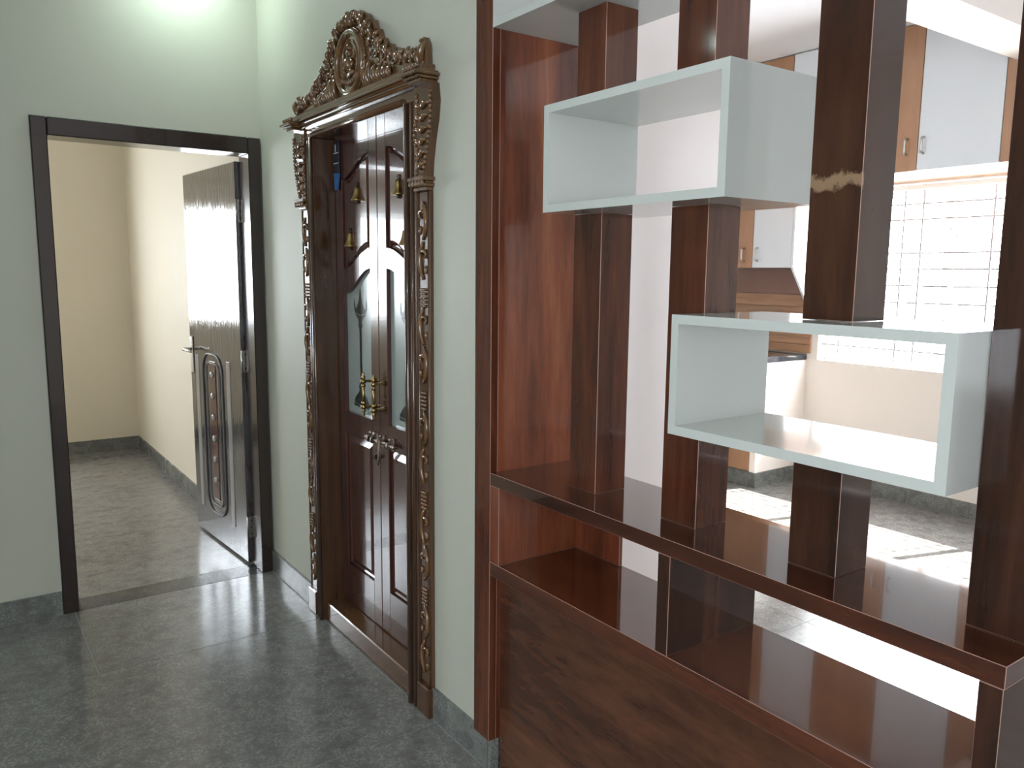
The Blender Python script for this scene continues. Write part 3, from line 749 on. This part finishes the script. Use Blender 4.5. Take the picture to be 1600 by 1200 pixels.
tag(MB().poly([(XU, yU, 1.984), (XU, yU, 1.567), (XW-.002, yU, 1.13), (XW-.002, yU, 1.984)], (0, .019, 0)).build('gable_panel', M_KWHITE), 'white gloss gable panel with slanted foot beside the kitchen window', 'panel')
tag(B(XU+.01, XW-.002, yU, ym+.37, 1.985, ZLO-.001, c=.001).build('filler_panel', M_KBROWN), 'tan filler panel between the upper and loft cabinets', 'panel')
sp = thing('backsplash', (XW-.01, 3.9, .94), 'horizontal wood plank backsplash above the kitchen counter', 'backsplash')
zs = [.945, 1.008, 1.062, 1.125, 1.205, 1.285, 1.375, 1.565]
for a, c in zip(zs, zs[1:]):
    B(XW-.014, XW-.001, 3.515 if c < 1.2 else 3.49, 4.6, a+.0012, c-.0012, c=.0012).build('plank', M_PLANKD if c > 1.4 else M_PLANK, sp)
tag(B(4.63, XW-.002, 3.545, 4.7, .896, .938, c=.003).build('counter_top', M_COUNTER), 'black granite kitchen counter top', 'counter top')
for k, (a, c) in enumerate(((3.601, 4.05), (4.05, 4.5))):
    r = thing('base_cabinet', (4.92, (a+c)/2, 0), ['tan base cabinet at the near end of the kitchen counter', 'tan base cabinet further back under the kitchen counter'][k], 'cabinet', 'base kitchen cabinets')
    B(4.675, XW-.002, a, c-.001, .106, .894).build('body', M_KBROWN, r)
    d = B(4.655, 4.674, a+.001, c-.002, .107, .893, c=.0015).build('cabinet_door', M_KBROWN, r)
    handle(MB(), 4.655, c-.06, .70, .80).build('handle', M_STEEL, d)
    B(4.643, 4.70, a, c-.001, .001, .105).build('toe_kick', M_SKIRT, r)
B(4.643, 4.655, 3.536, 3.60, .001, .105).build('corner_tile', M_SKIRT, bpy.data.objects['baseboard_counter_end'])

# windows
def window(name, origin, axis, a0, a1, z0, z1, depth0, lab, verts, hors, diamonds=(), sash=2, panes=M_GLASS):
    """axis 'y': opening in plane x=depth ; axis 'x': opening in plane y=depth"""
    r = thing(name, origin, lab, 'window', kind=S)
    def bx(a, c, z_0, z_1, d0, d1, nm, m, cc=.002, par=r):
        q = (d0, d1, a, c, z_0, z_1) if axis == 'y' else (a, c, d0, d1, z_0, z_1)
        return B(*q, c=cc).build(nm, m, par)
    d = depth0; fwid = .045
    for nm, q in (('frame_head', (a0+.001, a1-.001, z1-fwid, z1-.001)), ('frame_sill', (a0+.001, a1-.001, z0+.001, z0+fwid)), ('frame_jamb', (a0+.001, a0+fwid, z0+fwid+.0005, z1-fwid-.0005)), ('frame_jamb', (a1-fwid, a1-.001, z0+fwid+.0005, z1-fwid-.0005))):
        bx(*q, d+.09, d+.15, nm, M_UPVC)
    n = sash
    for k in range(1, n):
        c = a0+(a1-a0)*k/n; bx(c-.02, c+.02, z0+fwid+.0005, z1-fwid-.0005, d+.10, d+.14, 'mullion', M_UPVC)
    if panes:
        for k in range(n):
            c0 = a0+(a1-a0)*k/n+(.046 if k == 0 else .021); c1 = a0+(a1-a0)*(k+1)/n-(.046 if k == n-1 else .021)
            bx(c0, c1, z0+fwid+.001, z1-fwid-.001, d+.118, d+.122, 'pane', panes, 0)
    for v in verts: bx(v-.005, v+.005, z0+.002, z1-.002, d+.030, d+.038, 'bar', M_GRILL, 0)
    for h in hors: bx(a0+.002, a1-.002, h-.005, h+.005, d+.039, d+.046, 'bar', M_GRILL, 0)
    for c, z in diamonds:
        b = MB()
        pts = [(c, z+.045), (c+.045, z), (c, z-.045), (c-.045, z)]
        b.tube([(d+.034, p, q) if axis == 'y' else (p, d+.034, q) for p, q in pts], .007, 6, closed=True, smooth=False)
        b.build('diamond', M_GRILL, r)
    return r
window('window_1', (XW, sum(KW[:2])/2, KW[2]), 'y', *KW, XW, 'overexposed white kitchen window with thin security grille', (3.32, 2.90, 2.775, 2.34, 1.95, 1.5), (1.02, 1.12, 1.23, 1.341, 1.453, 1.565, 1.668, 1.885, 1.985), ((2.59, 1.775), (2.59, 1.20), (3.08, 1.775)), 3)
window('window_2', (sum(BW[:2])/2, YB, BW[2]), 'x', *BW, YB, 'bright bedroom window seen only as reflection in the open door', (-1.08, -.82, -.29, -.02), (1.2, 1.45, 1.7, 1.95), (), 3, M_GLASST)
window('window_added_hall', (-2.5, sum(HW[:2])/2, HW[2]), 'y', *HW, -2.62, 'added unseen hall window brightening the hall, behind and left of the camera', (), (), (), 2)  # unseen opening, put in as extra daylight for the hall
window('window_added_dining', (sum(NW[:2])/2, -2.7, NW[2]), 'x', *NW, -2.78, 'added unseen dining window brightening the cream wall, behind the camera on the right', (), (), (), 2)  # made-up opening that lets daylight onto the cream wall
tag(MB().tube([(XW-.06, 1.0, 2.108), (XW-.06, 3.44, 2.108)], .010, 10).build('curtain_rail', M_UPVC), 'thin pale curtain rail under the loft cabinets above the window', 'rail')

# ------------------------------------------------------------------ ceiling lights of the hall
for k, (x, y, lab) in enumerate(((.93, 3.66, 'recessed downlight washing the wall above the bedroom door'), (-1.35, 3.45, 'recessed downlight near the far left hall corner'), (-.2, 1.2, 'recessed downlight in the middle of the hall ceiling'))):
    r = thing('downlight', (x, y, CEIL-.02), lab, 'ceiling light', 'recessed hall downlights')
    MB().lathe([(.052, .0), (.062, .0), (.064, .012), (.050, .0195), (.050, .004), (.052, 0)], (x, y, CEIL-.02), 'z', 24, caps=False).build('ring', M_UPVC, r)
    MB().lathe([(.048, .006), (.048, .010)], (x, y, CEIL-.02), 'z', 24).build('diffuser', M_LED, r)
